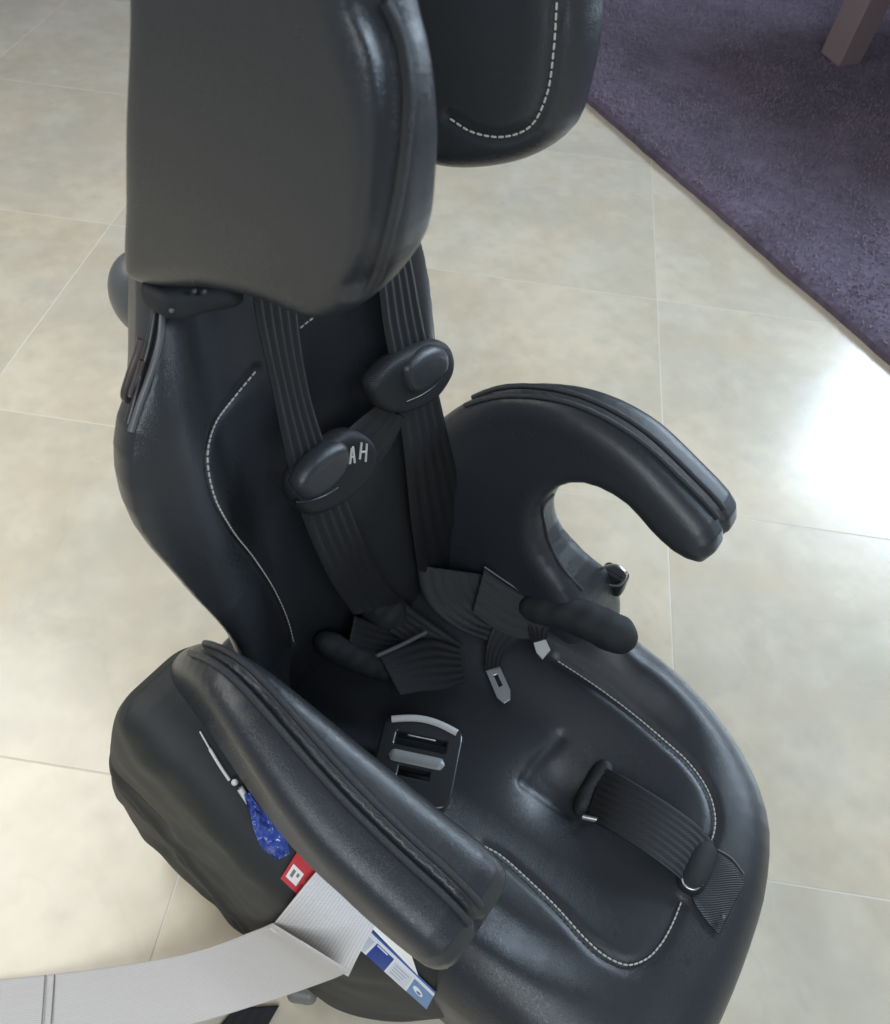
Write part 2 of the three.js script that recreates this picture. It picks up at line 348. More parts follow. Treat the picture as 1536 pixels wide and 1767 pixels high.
// --- arm rests: hooked pads, one on each side
const armRoot = [[0.162, 0.29], [0.195, 0.262], [0.225, 0.22], [0.235, 0.14]];
const armTopNear = [[0.015, 0.39], [0.045, 0.432], [0.085, 0.458], [0.12, 0.460], [0.16, 0.448], [0.205, 0.430], [0.25, 0.411], [0.285, 0.400], [0.306, 0.386]];
const armTopFar = [[0.0, 0.358], [0.035, 0.408], [0.075, 0.442], [0.135, 0.460], [0.2, 0.453], [0.262, 0.428], [0.296, 0.410]];
const armPolyNear = polySDF([[-0.03, 0.14], [-0.028, 0.28], [-0.005, 0.345], ...armTopNear, [0.313, 0.370], [0.305, 0.354], [0.28, 0.348], [0.245, 0.351], [0.215, 0.359], [0.18, 0.359], [0.154, 0.346], [0.147, 0.32], ...armRoot], 90);
const armPolyFar = polySDF([[-0.03, 0.14], [-0.028, 0.30], ...armTopFar, [0.308, 0.395], [0.306, 0.378], [0.285, 0.372], [0.257, 0.378], [0.216, 0.395], [0.178, 0.393], [0.154, 0.375], [0.144, 0.345], [0.150, 0.31], ...armRoot], 90);
const armOuter = (x) => mix(0.202, 0.243, sstep(0.0, 0.22, x));
const armSDF = (s) => (x, y, z) => {
  const d2 = s > 0 ? armPolyNear(x, y) : armPolyFar(x, y), zo = armOuter(x) - 0.028 * sstep(0.38, 0.335, y) * sstep(0.24, 0.18, x), zi = 0.162 + 0.022 * Math.tanh((y - 0.39) / 0.10), az = Math.abs(z * s - (zo + zi) / 2);
  let d = smax(d2, az - (zo - zi) / 2, 0.022);
  if (d2 > -0.03 && y > 0.37) d += 0.005 * Math.exp(-Math.pow((z * s - (zo + 0.163) / 2) / 0.0045, 2)) * sstep(0.03, 0.09, x);
  return d;
};
const armNear = armSDF(1), armFar = armSDF(-1);
// --- seat base with padded rim
const planPoly = polySDF([[-0.10, 0], [-0.09, 0.12], [-0.05, 0.185], [0.05, 0.205], [0.2, 0.207], [0.34, 0.21], [0.455, 0.205], [0.505, 0.16], [0.513, 0.08], [0.511, 0.0], [0.503, -0.06], [0.478, -0.125], [0.42, -0.18], [0.33, -0.207], [0.2, -0.216], [0.05, -0.205], [-0.05, -0.185], [-0.09, -0.12]], 80);
const insetPoly = polySDF([[-0.06, 0], [-0.05, 0.09], [0.1, 0.115], [0.25, 0.122], [0.36, 0.115], [0.41, 0.085], [0.425, 0.03], [0.425, -0.03], [0.41, -0.085], [0.36, -0.112], [0.25, -0.118], [0.1, -0.115], [-0.05, -0.09]], 60);
const seatTop = (x, z) => {
  const q = insetPoly(x, z);
  let y = 0.183 - 0.016 * sstep(0.0, -0.07, q) * sstep(0.5, 0.25, x) + 0.022 * sstep(0.0, 0.05, q) * sstep(0.44, 0.30, x);
  y += 0.075 * sstep(0.30, 0.12, x) * sstep(0.135, 0.175, Math.abs(z));            // rim climbs to the arm roots
  y -= 0.02 * Math.exp(-Math.pow((x - 0.29) / 0.035, 2) - Math.pow((z + 0.01) / 0.035, 2));   // hollow around the crotch strap slot
  return y;
};
const baseRaw = (x, y, z) => {
  const pl = planPoly(x * (1 + 0.0 * y), z) + 0.10 * Math.max(0, 0.15 - y);
  const d = smax(pl, (y - seatTop(x, z)) * 0.92, 0.075);
  return smax(d, 0.012 - y, 0.02);
};
// --- backrest
const backPoly = polySDF([[0.0, 0.12], [0.11, 0.13], [0.14, 0.25], [0.152, 0.36], [0.178, 0.46], [0.196, 0.55], [0.180, 0.61], [0.136, 0.655], [0.105, 0.69], [0.08, 0.75], [0.05, 0.80], [-0.05, 0.80], [-0.09, 0.75], [-0.115, 0.69], [-0.135, 0.64], [-0.148, 0.58], [-0.155, 0.50], [-0.152, 0.42], [-0.143, 0.33], [-0.135, 0.25], [-0.11, 0.13]], 80);
const backX = (y) => 0.012 - 0.02 * sstep(0.2, 0.45, y) - 0.10 * Math.max(0, y - 0.42);
const backRaw = (x, y, z) => {
  const az = Math.abs(z), wing = 0.045 * sstep(0.06, 0.15, az);
  const xf = backX(y) + wing - 0.035;
  return smax(backPoly(z, y) + 0.8 * Math.max(0, xf + 0.025 - x), Math.abs(x - xf) * 0.95 - 0.035, 0.05);
};
const strapPlane = (lift) => (x, y, z) => (x - backX(y) - lift) * 0.95;

// --- headrest: centre pad and two side wings
const hw = (px, py, z) => { const p = onZ(px, py, z); return [p.x, p.y]; };
const wingNearPoly = polySDF([[0.05, 0.95], hw(222, 0, 0.12), hw(214, 200, 0.12), hw(213, 330, 0.12), hw(216, 470, 0.12), hw(238, 492, 0.12), hw(380, 500, 0.118), hw(480, 515, 0.115), hw(580, 536, 0.11), hw(640, 512, 0.105), hw(700, 458, 0.10), hw(736, 400, 0.10), hw(748, 300, 0.10), hw(750, 220, 0.10), hw(737, 100, 0.10), hw(712, 0, 0.10), [0.14, 0.93], [0.10, 0.955]], 90);
const wingNearRaw = (x, y, z) => smax(wingNearPoly(x, y), Math.abs(z - 0.107 - 0.03 * (x - 0.07)) - 0.022, 0.018);
const wingFarPoly = polySDF([[-0.02, 0.93], [-0.06, 0.85], [-0.05, 0.72], [-0.01, 0.68], hw(760, 286, -0.115), hw(840, 292, -0.115), hw(915, 274, -0.115), hw(975, 228, -0.12), hw(1005, 150, -0.125), hw(1021, 60, -0.125), hw(1022, 0, -0.125), [0.10, 0.90], [0.06, 0.94]], 80);
const wingFarRaw = (x, y, z) => smax(wingFarPoly(x, y), Math.abs(z + 0.125 + 0.08 * (x - 0.05)) - 0.028, 0.03);
const padRaw = (x, y, z) => { const q = smax(Math.abs(y - 0.81) - 0.13, Math.abs(z + 0.03) - 0.08, 0.06); return smax(q, Math.abs(x + 0.045) - 0.03, 0.04); };

// --- seams, taken from where they lie on the padded surfaces
const dens = (pts, n) => curve(pts).getSpacedPoints(n);
const wingSeam = dens(hits([[641, 2], [668, 60], [684, 140], [682, 230], [668, 340], [650, 420], [632, 480], [618, 505]], wingNearRaw), 60);
const wingNear = grooved(wingNearRaw, [[wingSeam, 0.008, 0.0055]]);
const wingFarSeam = dens(hits([[775, 204], [815, 228], [870, 236], [915, 218], [943, 165], [955, 90], [961, 2]], wingFarRaw), 50);
const wingFar = grooved(wingFarRaw, [[wingFarSeam, 0.003, 0.004]]);
const backSeam = dens(hits([[442, 640], [405, 685], [370, 735], [358, 790], [368, 850], [398, 910], [440, 965], [475, 1020], [497, 1070], [507, 1108]], backRaw), 60);
const backSeam2 = dens(hits([[517, 567], [533, 554], [549, 543]], backRaw), 8);
const backSDF = grooved(backRaw, [[backSeam, 0.004, 0.0045]]);
const baseSeamFar = dens(hits([[962, 1140], [1020, 1178], [1080, 1222], [1140, 1272], [1190, 1318], [1222, 1365], [1234, 1410], [1231, 1440], [1222, 1462]], baseRaw), 60);
const baseSeamNear = dens(hits([[835, 1460], [862, 1475], [905, 1512], [960, 1565], [1010, 1620], [1045, 1650], [1082, 1665], [1115, 1655], [1140, 1630], [1160, 1595], [1176, 1556]], baseRaw), 60);
const baseSeamEdge = dens(hits([[1238, 1466], [1262, 1480], [1284, 1508]], baseRaw), 8);
const creaseA = dens(hits([[905, 1350], [925, 1318], [952, 1290], [968, 1272]], baseRaw), 10), creaseB = dens(hits([[905, 1350], [950, 1385], [1000, 1418]], baseRaw), 10);
const baseSDF = grooved(baseRaw, [[creaseA, 0.003, 0.006], [creaseB, 0.002, 0.006], [baseSeamFar, 0.0038, 0.0055], [baseSeamNear, 0.0038, 0.0055]]);

const H = 0.0036;
const base = mesh('seat_cushion', netGeo(baseSDF, [-0.13, -0.01, -0.24], [0.54, 0.315, 0.24], 0.0038), LEATHER, seat);
const back = mesh('backrest', netGeo(backSDF, [-0.16, 0.1, -0.2], [0.09, 0.85, 0.22], H), LEATHER, seat);
const armGeo = (s, f) => netGeo(f, [-0.06, 0.12, s > 0 ? 0.09 : -0.26], [0.345, 0.505, s > 0 ? 0.26 : -0.09], H);
const armN = mesh('armrest', armGeo(1, armNear), LEATHER, seat);
const armF = mesh('armrest', armGeo(-1, armFar), LEATHER, seat);
const head = mesh('headrest_pad', netGeo(padRaw, [-0.16, 0.65, -0.14], [0.0, 0.97, 0.12], 0.005), LEATHER, seat);
const wingN = mesh('headrest_wing', netGeo(wingNear, [-0.06, 0.62, 0.055], [0.2, 0.98, 0.165], 0.0032), LEATHER, seat);
const wingF = mesh('headrest_wing', netGeo(wingFar, [-0.09, 0.64, -0.185], [0.17, 0.96, -0.07], 0.0034), LEATHER, seat);

// piping on the arms (two cords either side of the groove) and on the head wing
function armCords(sdf, s, parent) {
  for (const dz of [-0.0068, 0.0068]) {
    const pts = [];
    for (const { x, y } of curve((s > 0 ? armTopNear : armTopFar).slice(1).map(([a, b]) => V(a, b, 0))).getSpacedPoints(36)) {
      const zz = dz + (armOuter(x) + 0.163) / 2, o = V(x, y + 0.06, zz * s); let t = 0; for (let i = 0; i < 200; i++) { const d = sdf(o.x, o.y - t, o.z); if (d < 0.0003) break; t += d * 0.6; }
      pts.push(V(o.x, o.y - t + 0.0012, o.z));
    }
    mesh('piping', tubeGeo(pts, 0.0027, 110), PIPING, parent);
  }
}
armCords(armNear, 1, armN); armCords(armFar, -1, armF);
mesh('piping', tubeGeo(hits([[955, 852], [938, 872], [940, 905], [952, 945], [975, 985], [1005, 1018]], armFar, 0.0002), 0.0018, 50), PIPING, armF);
mesh('piping', tubeGeo(wingSeam.filter((_, i) => i % 4 === 0).map((p) => p.clone().addScaledVector(CR, 0.0045).addScaledVector(CF, -0.0005)), 0.0026, 80), PIPING, wingN);
const lift = (pts, d) => pts.map((p) => p.clone().addScaledVector(CP.clone().sub(p).normalize(), d));
mesh('stitching', stitchGeo(lift(wingFarSeam, -0.0006)), THREAD, wingF);
mesh('stitching', stitchGeo(lift(backSeam, -0.0012)), THREAD, back);
mesh('stitching', stitchGeo(lift(backSeam2, 0.0006)), THREAD, back);
mesh('stitching', stitchGeo(lift(baseSeamFar, -0.001), 0.0046, 0.0042, 0.0009), THREAD, base);
mesh('stitching', stitchGeo(lift(baseSeamNear, -0.001), 0.0046, 0.0042, 0.0009), THREAD, base);
mesh('stitching', tubeGeo(lift(baseSeamEdge, 0.0008), 0.0008, 12, 5), GREYPLASTIC, base);

// --- harness
const all = (x, y, z) => Math.min(baseSDF(x, y, z), backRaw(x, y, z), armNear(x, y, z), armFar(x, y, z));
const SP = strapPlane(0.045);
const fold = (x, y, z) => smin(baseRaw(x, y, z), backRaw(x, y, z), 0.12);
const strapFrom = (L, R, sdf, lf = 0.003, ribs = 5, rib = 0.0009) => strapGeo(hits(L, sdf, lf), hits(R, sdf, lf), 0.0018, ribs, 50, rib);
mesh('shoulder_strap', strapFrom([[436, 470], [440, 528], [452, 590], [468, 660], [480, 720], [497, 800], [525, 900], [570, 1000], [610, 1060]], [[508, 470], [512, 528], [520, 600], [535, 680], [552, 740], [575, 800], [610, 890], [650, 980], [690, 1040]], SP), WEBBING, seat);
mesh('shoulder_strap', strapFrom([[648, 440], [655, 500], [662, 560], [675, 630], [690, 720], [700, 800], [710, 900], [722, 985]], [[706, 430], [716, 480], [727, 540], [742, 610], [764, 710], [785, 800], [808, 900], [830, 1000]], SP), WEBBING, seat);

const pillow = (pix, lf, T, k, cellz = 0.003) => {       // a padded piece lying in front of the backrest, outline from its edge
  const P = pix.map(([x, y]) => hit(x, y, strapPlane(lf))), poly = polySDF(P.map((p) => [p.z, p.y]), 50);
  const f = (x, y, z) => smax(poly(z, y), Math.abs(x - backX(y) - lf) - T, k);
  const b = new THREE.Box3().setFromPoints(P); const m = T + 0.01;
  return netGeo(f, [b.min.x - m, b.min.y - 0.01, b.min.z - 0.01], [b.max.x + m, b.max.y + 0.01, b.max.z + 0.01], cellz);
};
const chestPad = (body, boss, rim) => {
  const p = mesh('chest_pad', pillow(body, 0.050, 0.009, 0.008), WEBBING, seat);
  mesh('pad_boss', pillow(boss, 0.056, 0.009, 0.009), LEATHER, p);
  mesh('pad_rim', tubeGeo(hits(rim, strapPlane(0.058)), 0.0016, 30), BLACKPLASTIC, p);
  return p;
};
mesh('harness_cover', pillow([[595, 800], [650, 735], [692, 722], [712, 800], [732, 970], [705, 1045], [645, 1072], [592, 1010], [565, 900]], 0.026, 0.010, 0.014), NYLON, seat);
const padN = chestPad([[497, 830], [520, 790], [560, 758], [590, 742], [618, 744], [640, 768], [634, 812], [600, 850], [560, 875], [522, 884], [502, 868]],
  [[506, 835], [528, 795], [562, 768], [590, 762], [596, 785], [580, 820], [548, 850], [518, 858]], [[508, 866], [535, 864], [560, 855], [582, 842]]);
const padF = chestPad([[632, 660], [658, 626], [700, 600], [740, 587], [768, 594], [774, 632], [748, 678], [705, 704], [662, 708], [638, 692]],
  [[692, 632], [716, 606], [748, 594], [764, 604], [764, 630], [742, 658], [710, 676], [694, 664]], [[700, 694], [730, 680], [755, 660], [770, 638]]);
for (const l of [[[604, 800], [608, 770], [612, 798]], [[606, 788], [611, 788]], [[621, 792], [624, 764]], [[631, 796], [633, 766]], [[623, 780], [632, 779]]])
  mesh('woven_mark', tubeGeo(l.length > 2 ? hits(l, strapPlane(0.0645)) : hits([l[0], l[1]], strapPlane(0.0645)), 0.0011, 12, 5), THREAD, padN);
mesh('chest_strap', strapFrom([[600, 742], [625, 720], [650, 700]], [[640, 810], [668, 780], [700, 720]], strapPlane(0.048), 0.001, 4, 0.0006), WEBBING, seat);

// lap pads, straps and tongues lying in the fold of the seat
const blob = (pix, lf, r0, r1, sdf = all, wob = 0.002) => {
  const P = curve(hits(pix, sdf, lf)).getSpacedPoints(14);
  const f = (x, y, z) => {
    let d = 1e9;
    for (let i = 0; i < P.length; i++) { const t = i / (P.length - 1), r = mix(r0, r1, t), q = Math.hypot(x - P[i].x, y - P[i].y, z - P[i].z) - r; d = i ? smin(d, q, 0.012) : q; }
    return d + wob * Math.sin(x * 260 + z * 90) * Math.sin(y * 230 + z * 150 + 1) ;
  };
  const b = new THREE.Box3().setFromPoints(P), m = Math.max(r0, r1) + 0.012;
  return netGeo(f, b.min.clone().subScalar(m).toArray(), b.max.clone().addScalar(m).toArray(), 0.0032);
};
mesh('lap_pad', blob([[915, 1048], [970, 1055], [1020, 1073], [1072, 1098]], 0.016, 0.013, 0.0165, fold, 0.0006), NYLON, seat);
mesh('lap_pad', blob([[585, 890], [605, 950], [630, 1010], [672, 1062]], 0.004, 0.016, 0.020, fold, 0.0008), NYLON, seat);
mesh('lap_pad', blob([[560, 1108], [600, 1128], [650, 1146], [690, 1150]], 0.004, 0.009, 0.013, fold, 0.0008), NYLON, seat);
mesh('lap_strap', strapFrom([[720, 975], [726, 1015], [745, 1050], [790, 1085], [840, 1105]], [[830, 990], [838, 1015], [852, 1035], [880, 1055], [912, 1065]], fold, 0.012, 6, 0.0005), WEBBING, seat);
mesh('lap_strap', strapFrom([[836, 980], [870, 1004], [905, 1026], [950, 1034]], [[815, 1055], [850, 1082], [890, 1100], [935, 1104]], fold, 0.018, 5, 0.0005), WEBBING, seat);
mesh('lap_strap', strapFrom([[655, 1132], [700, 1112], [745, 1102], [792, 1116]], [[690, 1200], [725, 1193], [765, 1190], [802, 1178]], fold, 0.020, 6, 0.0005), WEBBING, seat);
mesh('lap_strap', strapFrom([[612, 1062], [660, 1080], [710, 1092], [755, 1100]], [[600, 1120], [640, 1130], [690, 1135], [735, 1140]], fold, 0.010, 5, 0.0005), WEBBING, seat);
mesh('lap_strap', strapFrom([[700, 1040], [740, 1070], [775, 1095], [800, 1112]], [[672, 1090], [705, 1110], [740, 1125], [770, 1136]], fold, 0.014, 5, 0.0005), WEBBING, seat);
mesh('lap_strap', strapFrom([[872, 1048], [850, 1080], [838, 1120], [836, 1158]], [[932, 1074], [900, 1100], [872, 1125], [862, 1150]], fold, 0.013, 4, 0.0008), WEBBING, seat);
mesh('lap_strap', strapFrom([[905, 1060], [910, 1080], [918, 1110]], [[955, 1062], [948, 1082], [942, 1104]], fold, 0.024, 4, 0.0008), WEBBING, seat);
{
  const bar = hits([[650, 1132], [690, 1114], [735, 1091]], fold, 0.026); mesh('adjuster_bar', tubeGeo(bar, 0.0024, 20), GREYPLASTIC, seat);
  const plate = (pix, lf, hole) => {                                    // thin metal plate on the surface: outline of pixels, optional slot
    const P = pix.map(([x, y]) => hit(x, y, baseSDF, lf)); const c = P.reduce((a, p) => a.add(p), V(0, 0, 0)).multiplyScalar(1 / P.length);
    const e1 = P[1].clone().sub(P[0]).normalize(); let n = V(0, 0, 0); for (let i = 0; i < P.length; i++) n.add(P[i].clone().sub(c).cross(P[(i + 1) % P.length].clone().sub(c))); n.normalize(); if (n.y < 0) n.negate();
    const e2 = n.clone().cross(e1).normalize(), e1b = e2.clone().cross(n);
    const to2 = (p) => { const d = p.clone().sub(c); return new THREE.Vector2(d.dot(e1b), d.dot(e2)); };
    const sh = new THREE.Shape(P.map(to2)); if (hole) sh.holes.push(new THREE.Path(hole.map(([x, y]) => to2(hit(x, y, baseSDF, lf)))));
    const g = new THREE.ExtrudeGeometry(sh, { depth: 0.0018, bevelEnabled: true, bevelThickness: 0.0004, bevelSize: 0.0004, bevelSegments: 2 });
    return g.applyMatrix4(new THREE.Matrix4().makeBasis(e1b, e2, n).setPosition(c));
  };
  mesh('buckle_tongue', plate([[836, 1152], [858, 1142], [880, 1192], [880, 1208], [870, 1214], [858, 1204]], 0.009, [[851, 1166], [858, 1163], [868, 1184], [861, 1188]]), SILVER, seat);
  mesh('buckle_tongue', plate([[920, 1106], [938, 1099], [949, 1122], [936, 1138], [926, 1126]], 0.022), PALEPLASTIC, seat);
  mesh('care_label', plate([[538, 1106], [546, 1106], [547, 1132], [539, 1132]], 0.02), PALEPLASTIC, seat);
  mesh('seat_piping', tubeGeo(hits([[836, 978], [880, 1008], [918, 1032]], fold, 0.020), 0.0012, 20), GREYPLASTIC, seat);

  // grey two-slot belt clip lying on the cushion by the near arm
  const clip = new THREE.Group(); clip.name = 'belt_clip'; scene.add(clip);
  tag(clip, 'silver edged grey belt clip lying on the cushion beside the armrest', 'belt clip');
  const o = onY(797, 1262, 0.20), a = onY(668, 1235, 0.20), b = onY(765, 1378, 0.20);
  const ex = a.clone().sub(o).normalize(), ez = b.clone().sub(o); ez.addScaledVector(ex, -ez.dot(ex)).normalize(); const ey = ez.clone().cross(ex); if (ey.y < 0) ey.negate();
  clip.position.copy(o); const W = 0.074, D = 0.08;
  clip.quaternion.setFromRotationMatrix(new THREE.Matrix4().makeBasis(ex, ey, ex.clone().cross(ey)));
  const sgn = Math.sign(ex.clone().cross(ey).dot(ez));
  const rr = (x0, y0, x1, y1, r, cls = THREE.Shape) => { const s = new cls(); s.moveTo(x0 + r, y0); s.lineTo(x1 - r, y0); s.quadraticCurveTo(x1, y0, x1, y0 + r); s.lineTo(x1, y1 - r); s.quadraticCurveTo(x1, y1, x1 - r, y1); s.lineTo(x0 + r, y1); s.quadraticCurveTo(x0, y1, x0, y1 - r); s.lineTo(x0, y0 + r); s.quadraticCurveTo(x0, y0, x0 + r, y0); return s; };
  const body = rr(0, 0, W, D, 0.012); body.holes.push(rr(0.010, 0.012, W - 0.010, 0.030, 0.004, THREE.Path)); body.holes.push(rr(0.02, 0.046, W - 0.02, 0.060, 0.003, THREE.Path));
  const bg = new THREE.ExtrudeGeometry(body, { depth: 0.010, bevelEnabled: true, bevelThickness: 0.0025, bevelSize: 0.0025, bevelSegments: 4, curveSegments: 8 });
  bg.rotateX(Math.PI / 2); if (sgn < 0) { bg.scale(1, 1, -1); const ix = bg.index; if (ix) ix.array.reverse(); bg.computeVertexNormals(); }
  const bm = mesh('frame', bg, new THREE.MeshStandardMaterial({ color: new THREE.Color().setRGB(0.03, 0.032, 0.034), roughness: 0.18 }), clip);
  const zz = sgn; const bar2 = (name, x0, x1, z, r, y, mat) => { const g = new THREE.CapsuleGeometry(r, x1 - x0, 4, 8); g.rotateZ(Math.PI / 2); const m = mesh(name, g, mat, clip); m.position.set((x0 + x1) / 2, y, z * zz); return m; };
  { const a = []; for (let k = 0; k <= 10; k++) { const t = k / 10; a.push(V(mix(0.004, W - 0.004, t), 0.001, zz * (0.004 - 0.007 * Math.sin(t * Math.PI)))); } mesh('edge_trim', tubeGeo(a, 0.0042, 30, 8), PALEPLASTIC, clip); }
  bar2('slot_bar', 0.024, 0.05, 0.014, 0.0016, -0.002, SILVER);
  bar2('web_roller', 0.016, W - 0.016, 0.0395, 0.0085, -0.003, GREYPLASTIC_LIGHT);
}
// crotch strap, its slot and the adjuster at the front edge
mesh('strap_slot', blob([[1003, 1400], [1020, 1365], [1044, 1325]], -0.002, 0.0055, 0.005, baseSDF, 0.0003), WEBBING, seat);
mesh('slot_bar', tubeGeo(hits([[1006, 1410], [1034, 1416]], baseSDF, 0.009), 0.0026, 6), SILVER, seat);
mesh('crotch_strap', strapGeo(
  [hit(1040, 1322, baseSDF, 0.004), hit(1080, 1342, baseSDF, 0.015), hit(1150, 1385, baseSDF, 0.018), hit(1205, 1425, baseSDF, 0.012), hit(1232, 1455, baseSDF, 0.006)],
  [hit(1012, 1412, baseSDF, 0.004), hit(1050, 1432, baseSDF, 0.015), hit(1110, 1468, baseSDF, 0.018), hit(1160, 1505, baseSDF, 0.012), hit(1188, 1530, baseSDF, 0.006)], 0.0022, 8, 50, 0.0005), WEBBING, seat);
mesh('adjuster_housing', blob([[1216, 1465], [1203, 1495], [1190, 1525]], 0.002, 0.0065, 0.0065, baseSDF, 0.0004), NYLON, seat);
mesh('adjuster_ring', tubeGeo(hits([[1176, 1512], [1182, 1528], [1198, 1535], [1212, 1526]], baseSDF, 0.009), 0.0011, 24), SILVER, seat);
mesh('adjuster_flap', strapFrom([[1222, 1462], [1245, 1475], [1268, 1497], [1284, 1525]], [[1188, 1530], [1200, 1560], [1220, 1590], [1240, 1612]], baseSDF, 0.002, 2, 0.0002), WEBBING, seat);
mesh('stud', new THREE.SphereGeometry(0.0022, 10, 8).translate(...hit(1248, 1582, baseSDF, 0.006).toArray()), GREYPLASTIC, seat);

// back shell, zip and its loop behind the near side of the backrest
{
  const c = onX(252, 478, -0.10);
  const shell = mesh('rear_shell', new THREE.SphereGeometry(1, 40, 28).scale(0.030, 0.034, 0.026).translate(c.x - 0.004, c.y - 0.018, c.z - 0.002), GREYPLASTIC, seat);
  const zipS = (x, y, z) => backRaw(x, y, z);
  mesh('zip_cord', tubeGeo(hits([[281, 535], [276, 590], [258, 650], [240, 700], [226, 745]], zipS, 0.001), 0.0022, 40), GREYPLASTIC, seat);
  mesh('zip_cord', tubeGeo(hits([[268, 532], [258, 590], [245, 640], [232, 690], [221, 730]], zipS, 0.001), 0.0024, 40), BLACKPLASTIC, seat);
  const loop = [[243, 585], [236, 610], [222, 650], [214, 684], [224, 690], [238, 655], [247, 622]].map(([x, y]) => onX(x, y, -0.005));
  mesh('zip_loop', tubeGeo(loop, 0.0022, 40), new THREE.MeshStandardMaterial({ color: new THREE.Color().setRGB(0.12, 0.10, 0.10), roughness: 0.35, metalness: 0.6 }), seat);
  mesh('height_lever', pillow([[262, 498], [330, 490], [405, 498], [400, 516], [340, 532], [285, 545], [262, 530]], 0.03, 0.012, 0.008), NYLON, seat);
  for (const [x, y] of [[335, 502], [352, 503], [296, 536]]) mesh('rivet', new THREE.SphereGeometry(0.0016, 10, 8).translate(...hit(x, y, strapPlane(0.042)).toArray()), GREYPLASTIC, seat);
}
// side pocket of soft cloth under the near arm
const cl0 = ([x, y]) => [x, Math.max(0.004, y)];
const pouchPoly = polySDF([[0.015, 0.388], [-0.004, 0.364], [-0.03, 0.30], [-0.062, 0.20], [-0.076, 0.125], [-0.055, 0.058], [0.0, 0.022], [0.06, 0.006], [0.12, 0.003], [0.2, 0.003], [0.28, 0.01], [0.318, 0.06], [0.31, 0.14], [0.26, 0.22], [0.18, 0.28], [0.10, 0.35], [0.05, 0.385]].map(cl0), 80);
const pouchSDF = (x, y, z) => {
  const zc = 0.203 - 0.05 * sstep(0.2, 0.33, x), pp = pouchPoly(x, y), inn = sstep(0.0, -0.035, pp);
  const w = 0.008 * (vnoise((x + y * 0.8) * 9 + 40, (y * 0.8 - x) * 34 + 40) - 0.5) * sstep(0.2, 0.05, x) + 0.0035 * (vnoise((x - y) * 22 + 9, (y + x) * 26 + 7) - 0.5);
  const fold = (a, b, c, wd) => Math.exp(-Math.pow((x * a + y * b - c) / wd, 2));
  return smax(pp, Math.abs(z - zc) - 0.05, 0.036) + inn * (w + 0.004 * fold(0.75, 0.66, 0.108, 0.007) - 0.004 * fold(0.75, 0.66, 0.128, 0.009) + 0.003 * fold(0.5, 0.86, 0.2, 0.008) * sstep(0.05, -0.02, x));
};
const pocketGeo = netGeo(pouchSDF, [-0.13, -0.004, 0.08], [0.345, 0.43, 0.275], 0.0045);
mesh('side_pocket', pocketGeo, POUCHCLOTH, seat);

// ------------------------------------------------------------------ loose things round the pocket
const pHit = (lf) => (x, y) => hit(x, y, pouchSDF, lf);
const GREYWEB_TEX = dataTex(256, (u, v) => { const s = 0.5 + 0.5 * Math.sin(u * Math.PI * 2 * 12), k = 0.79 + 0.07 * s + 0.06 * (hash2(Math.floor(u * 256), Math.floor(v * 64)) - 0.5); return [k, k * 0.985, k * 0.975]; }, true);
GREYWEB_TEX.repeat.set(34, 34);
const GREYWEB = new THREE.MeshStandardMaterial({ map: GREYWEB_TEX, roughness: 0.55, bumpMap: WEB_TEX, bumpScale: 0.0003 });
{
  const strap = new THREE.Group(); strap.name = 'webbing_strap'; scene.add(strap);
  tag(strap, 'light grey webbing strap hanging from under the armrest and running over the floor', 'strap');
  const P = pHit(0.009);
  const L = [[575, 1478], [548, 1502], [510, 1548], [466, 1602]].map(([x, y]) => P(x, y)), R = [[668, 1558], [652, 1588], [628, 1630], [602, 1684]].map(([x, y]) => P(x, y));
  mesh('hanging_length', strapGeo(L, R, 0.0016, 9, 40, 0.00008), GREYWEB, strap);
  const fl = (x, y, h) => onY(x, y, h);
  const air = (x, y) => { const p = onZ(x, y, 0.262); return p; };
  const L2 = [air(470, 1594), air(440, 1606), fl(330, 1644, 0.06), fl(220, 1664, 0.028), fl(100, 1680, 0.010), fl(-60, 1696, 0.004)];
  const R2 = [air(602, 1676), air(560, 1694), fl(450, 1732, 0.09), fl(330, 1768, 0.045), fl(190, 1796, 0.016), fl(0, 1822, 0.004)];
  mesh('floor_length', strapGeo(L2, R2, 0.0016, 9, 60, 0.00008), GREYWEB, strap);
  for (const t of [0, 1]) mesh('hem_stitching', tubeGeo([0, 0.33, 0.66, 1].map((s) => fl(mix(78, 70, s) + 16 * t, mix(1682, 1800, s), 0.0115)), 0.0006, 12, 5), new THREE.MeshStandardMaterial({ color: 0x8a8a8c, roughness: 0.8 }), strap);

  const tail = mesh('black_strap_end', strapGeo([fl(405, 1740, 0.004), fl(380, 1770, 0.004), fl(350, 1810, 0.004)], [fl(482, 1735, 0.004), fl(462, 1770, 0.004), fl(440, 1810, 0.004)], 0.0018, 4, 14, 0.0004), WEBBING);
  tag(tail, 'short black strap end lying under the grey strap on the floor', 'strap');
  const fb = onY(522, 1712, 0.012);
  const clip = mesh('strap_stopper', new RoundedBoxGeometry(0.030, 0.022, 0.020, 4, 0.008), new THREE.MeshStandardMaterial({ color: new THREE.Color().setRGB(0.20, 0.19, 0.18), roughness: 0.45 }));
  clip.position.copy(fb); clip.rotation.y = 0.5; tag(clip, 'small grey plastic stopper on the floor beside the fold of the grey strap', 'stopper');
}
function canvasTex(w, h, draw) { const c = document.createElement('canvas'); c.width = w; c.height = h; draw(c.getContext('2d'), w, h); const t = new THREE.CanvasTexture(c); t.colorSpace = THREE.SRGBColorSpace; return t; }
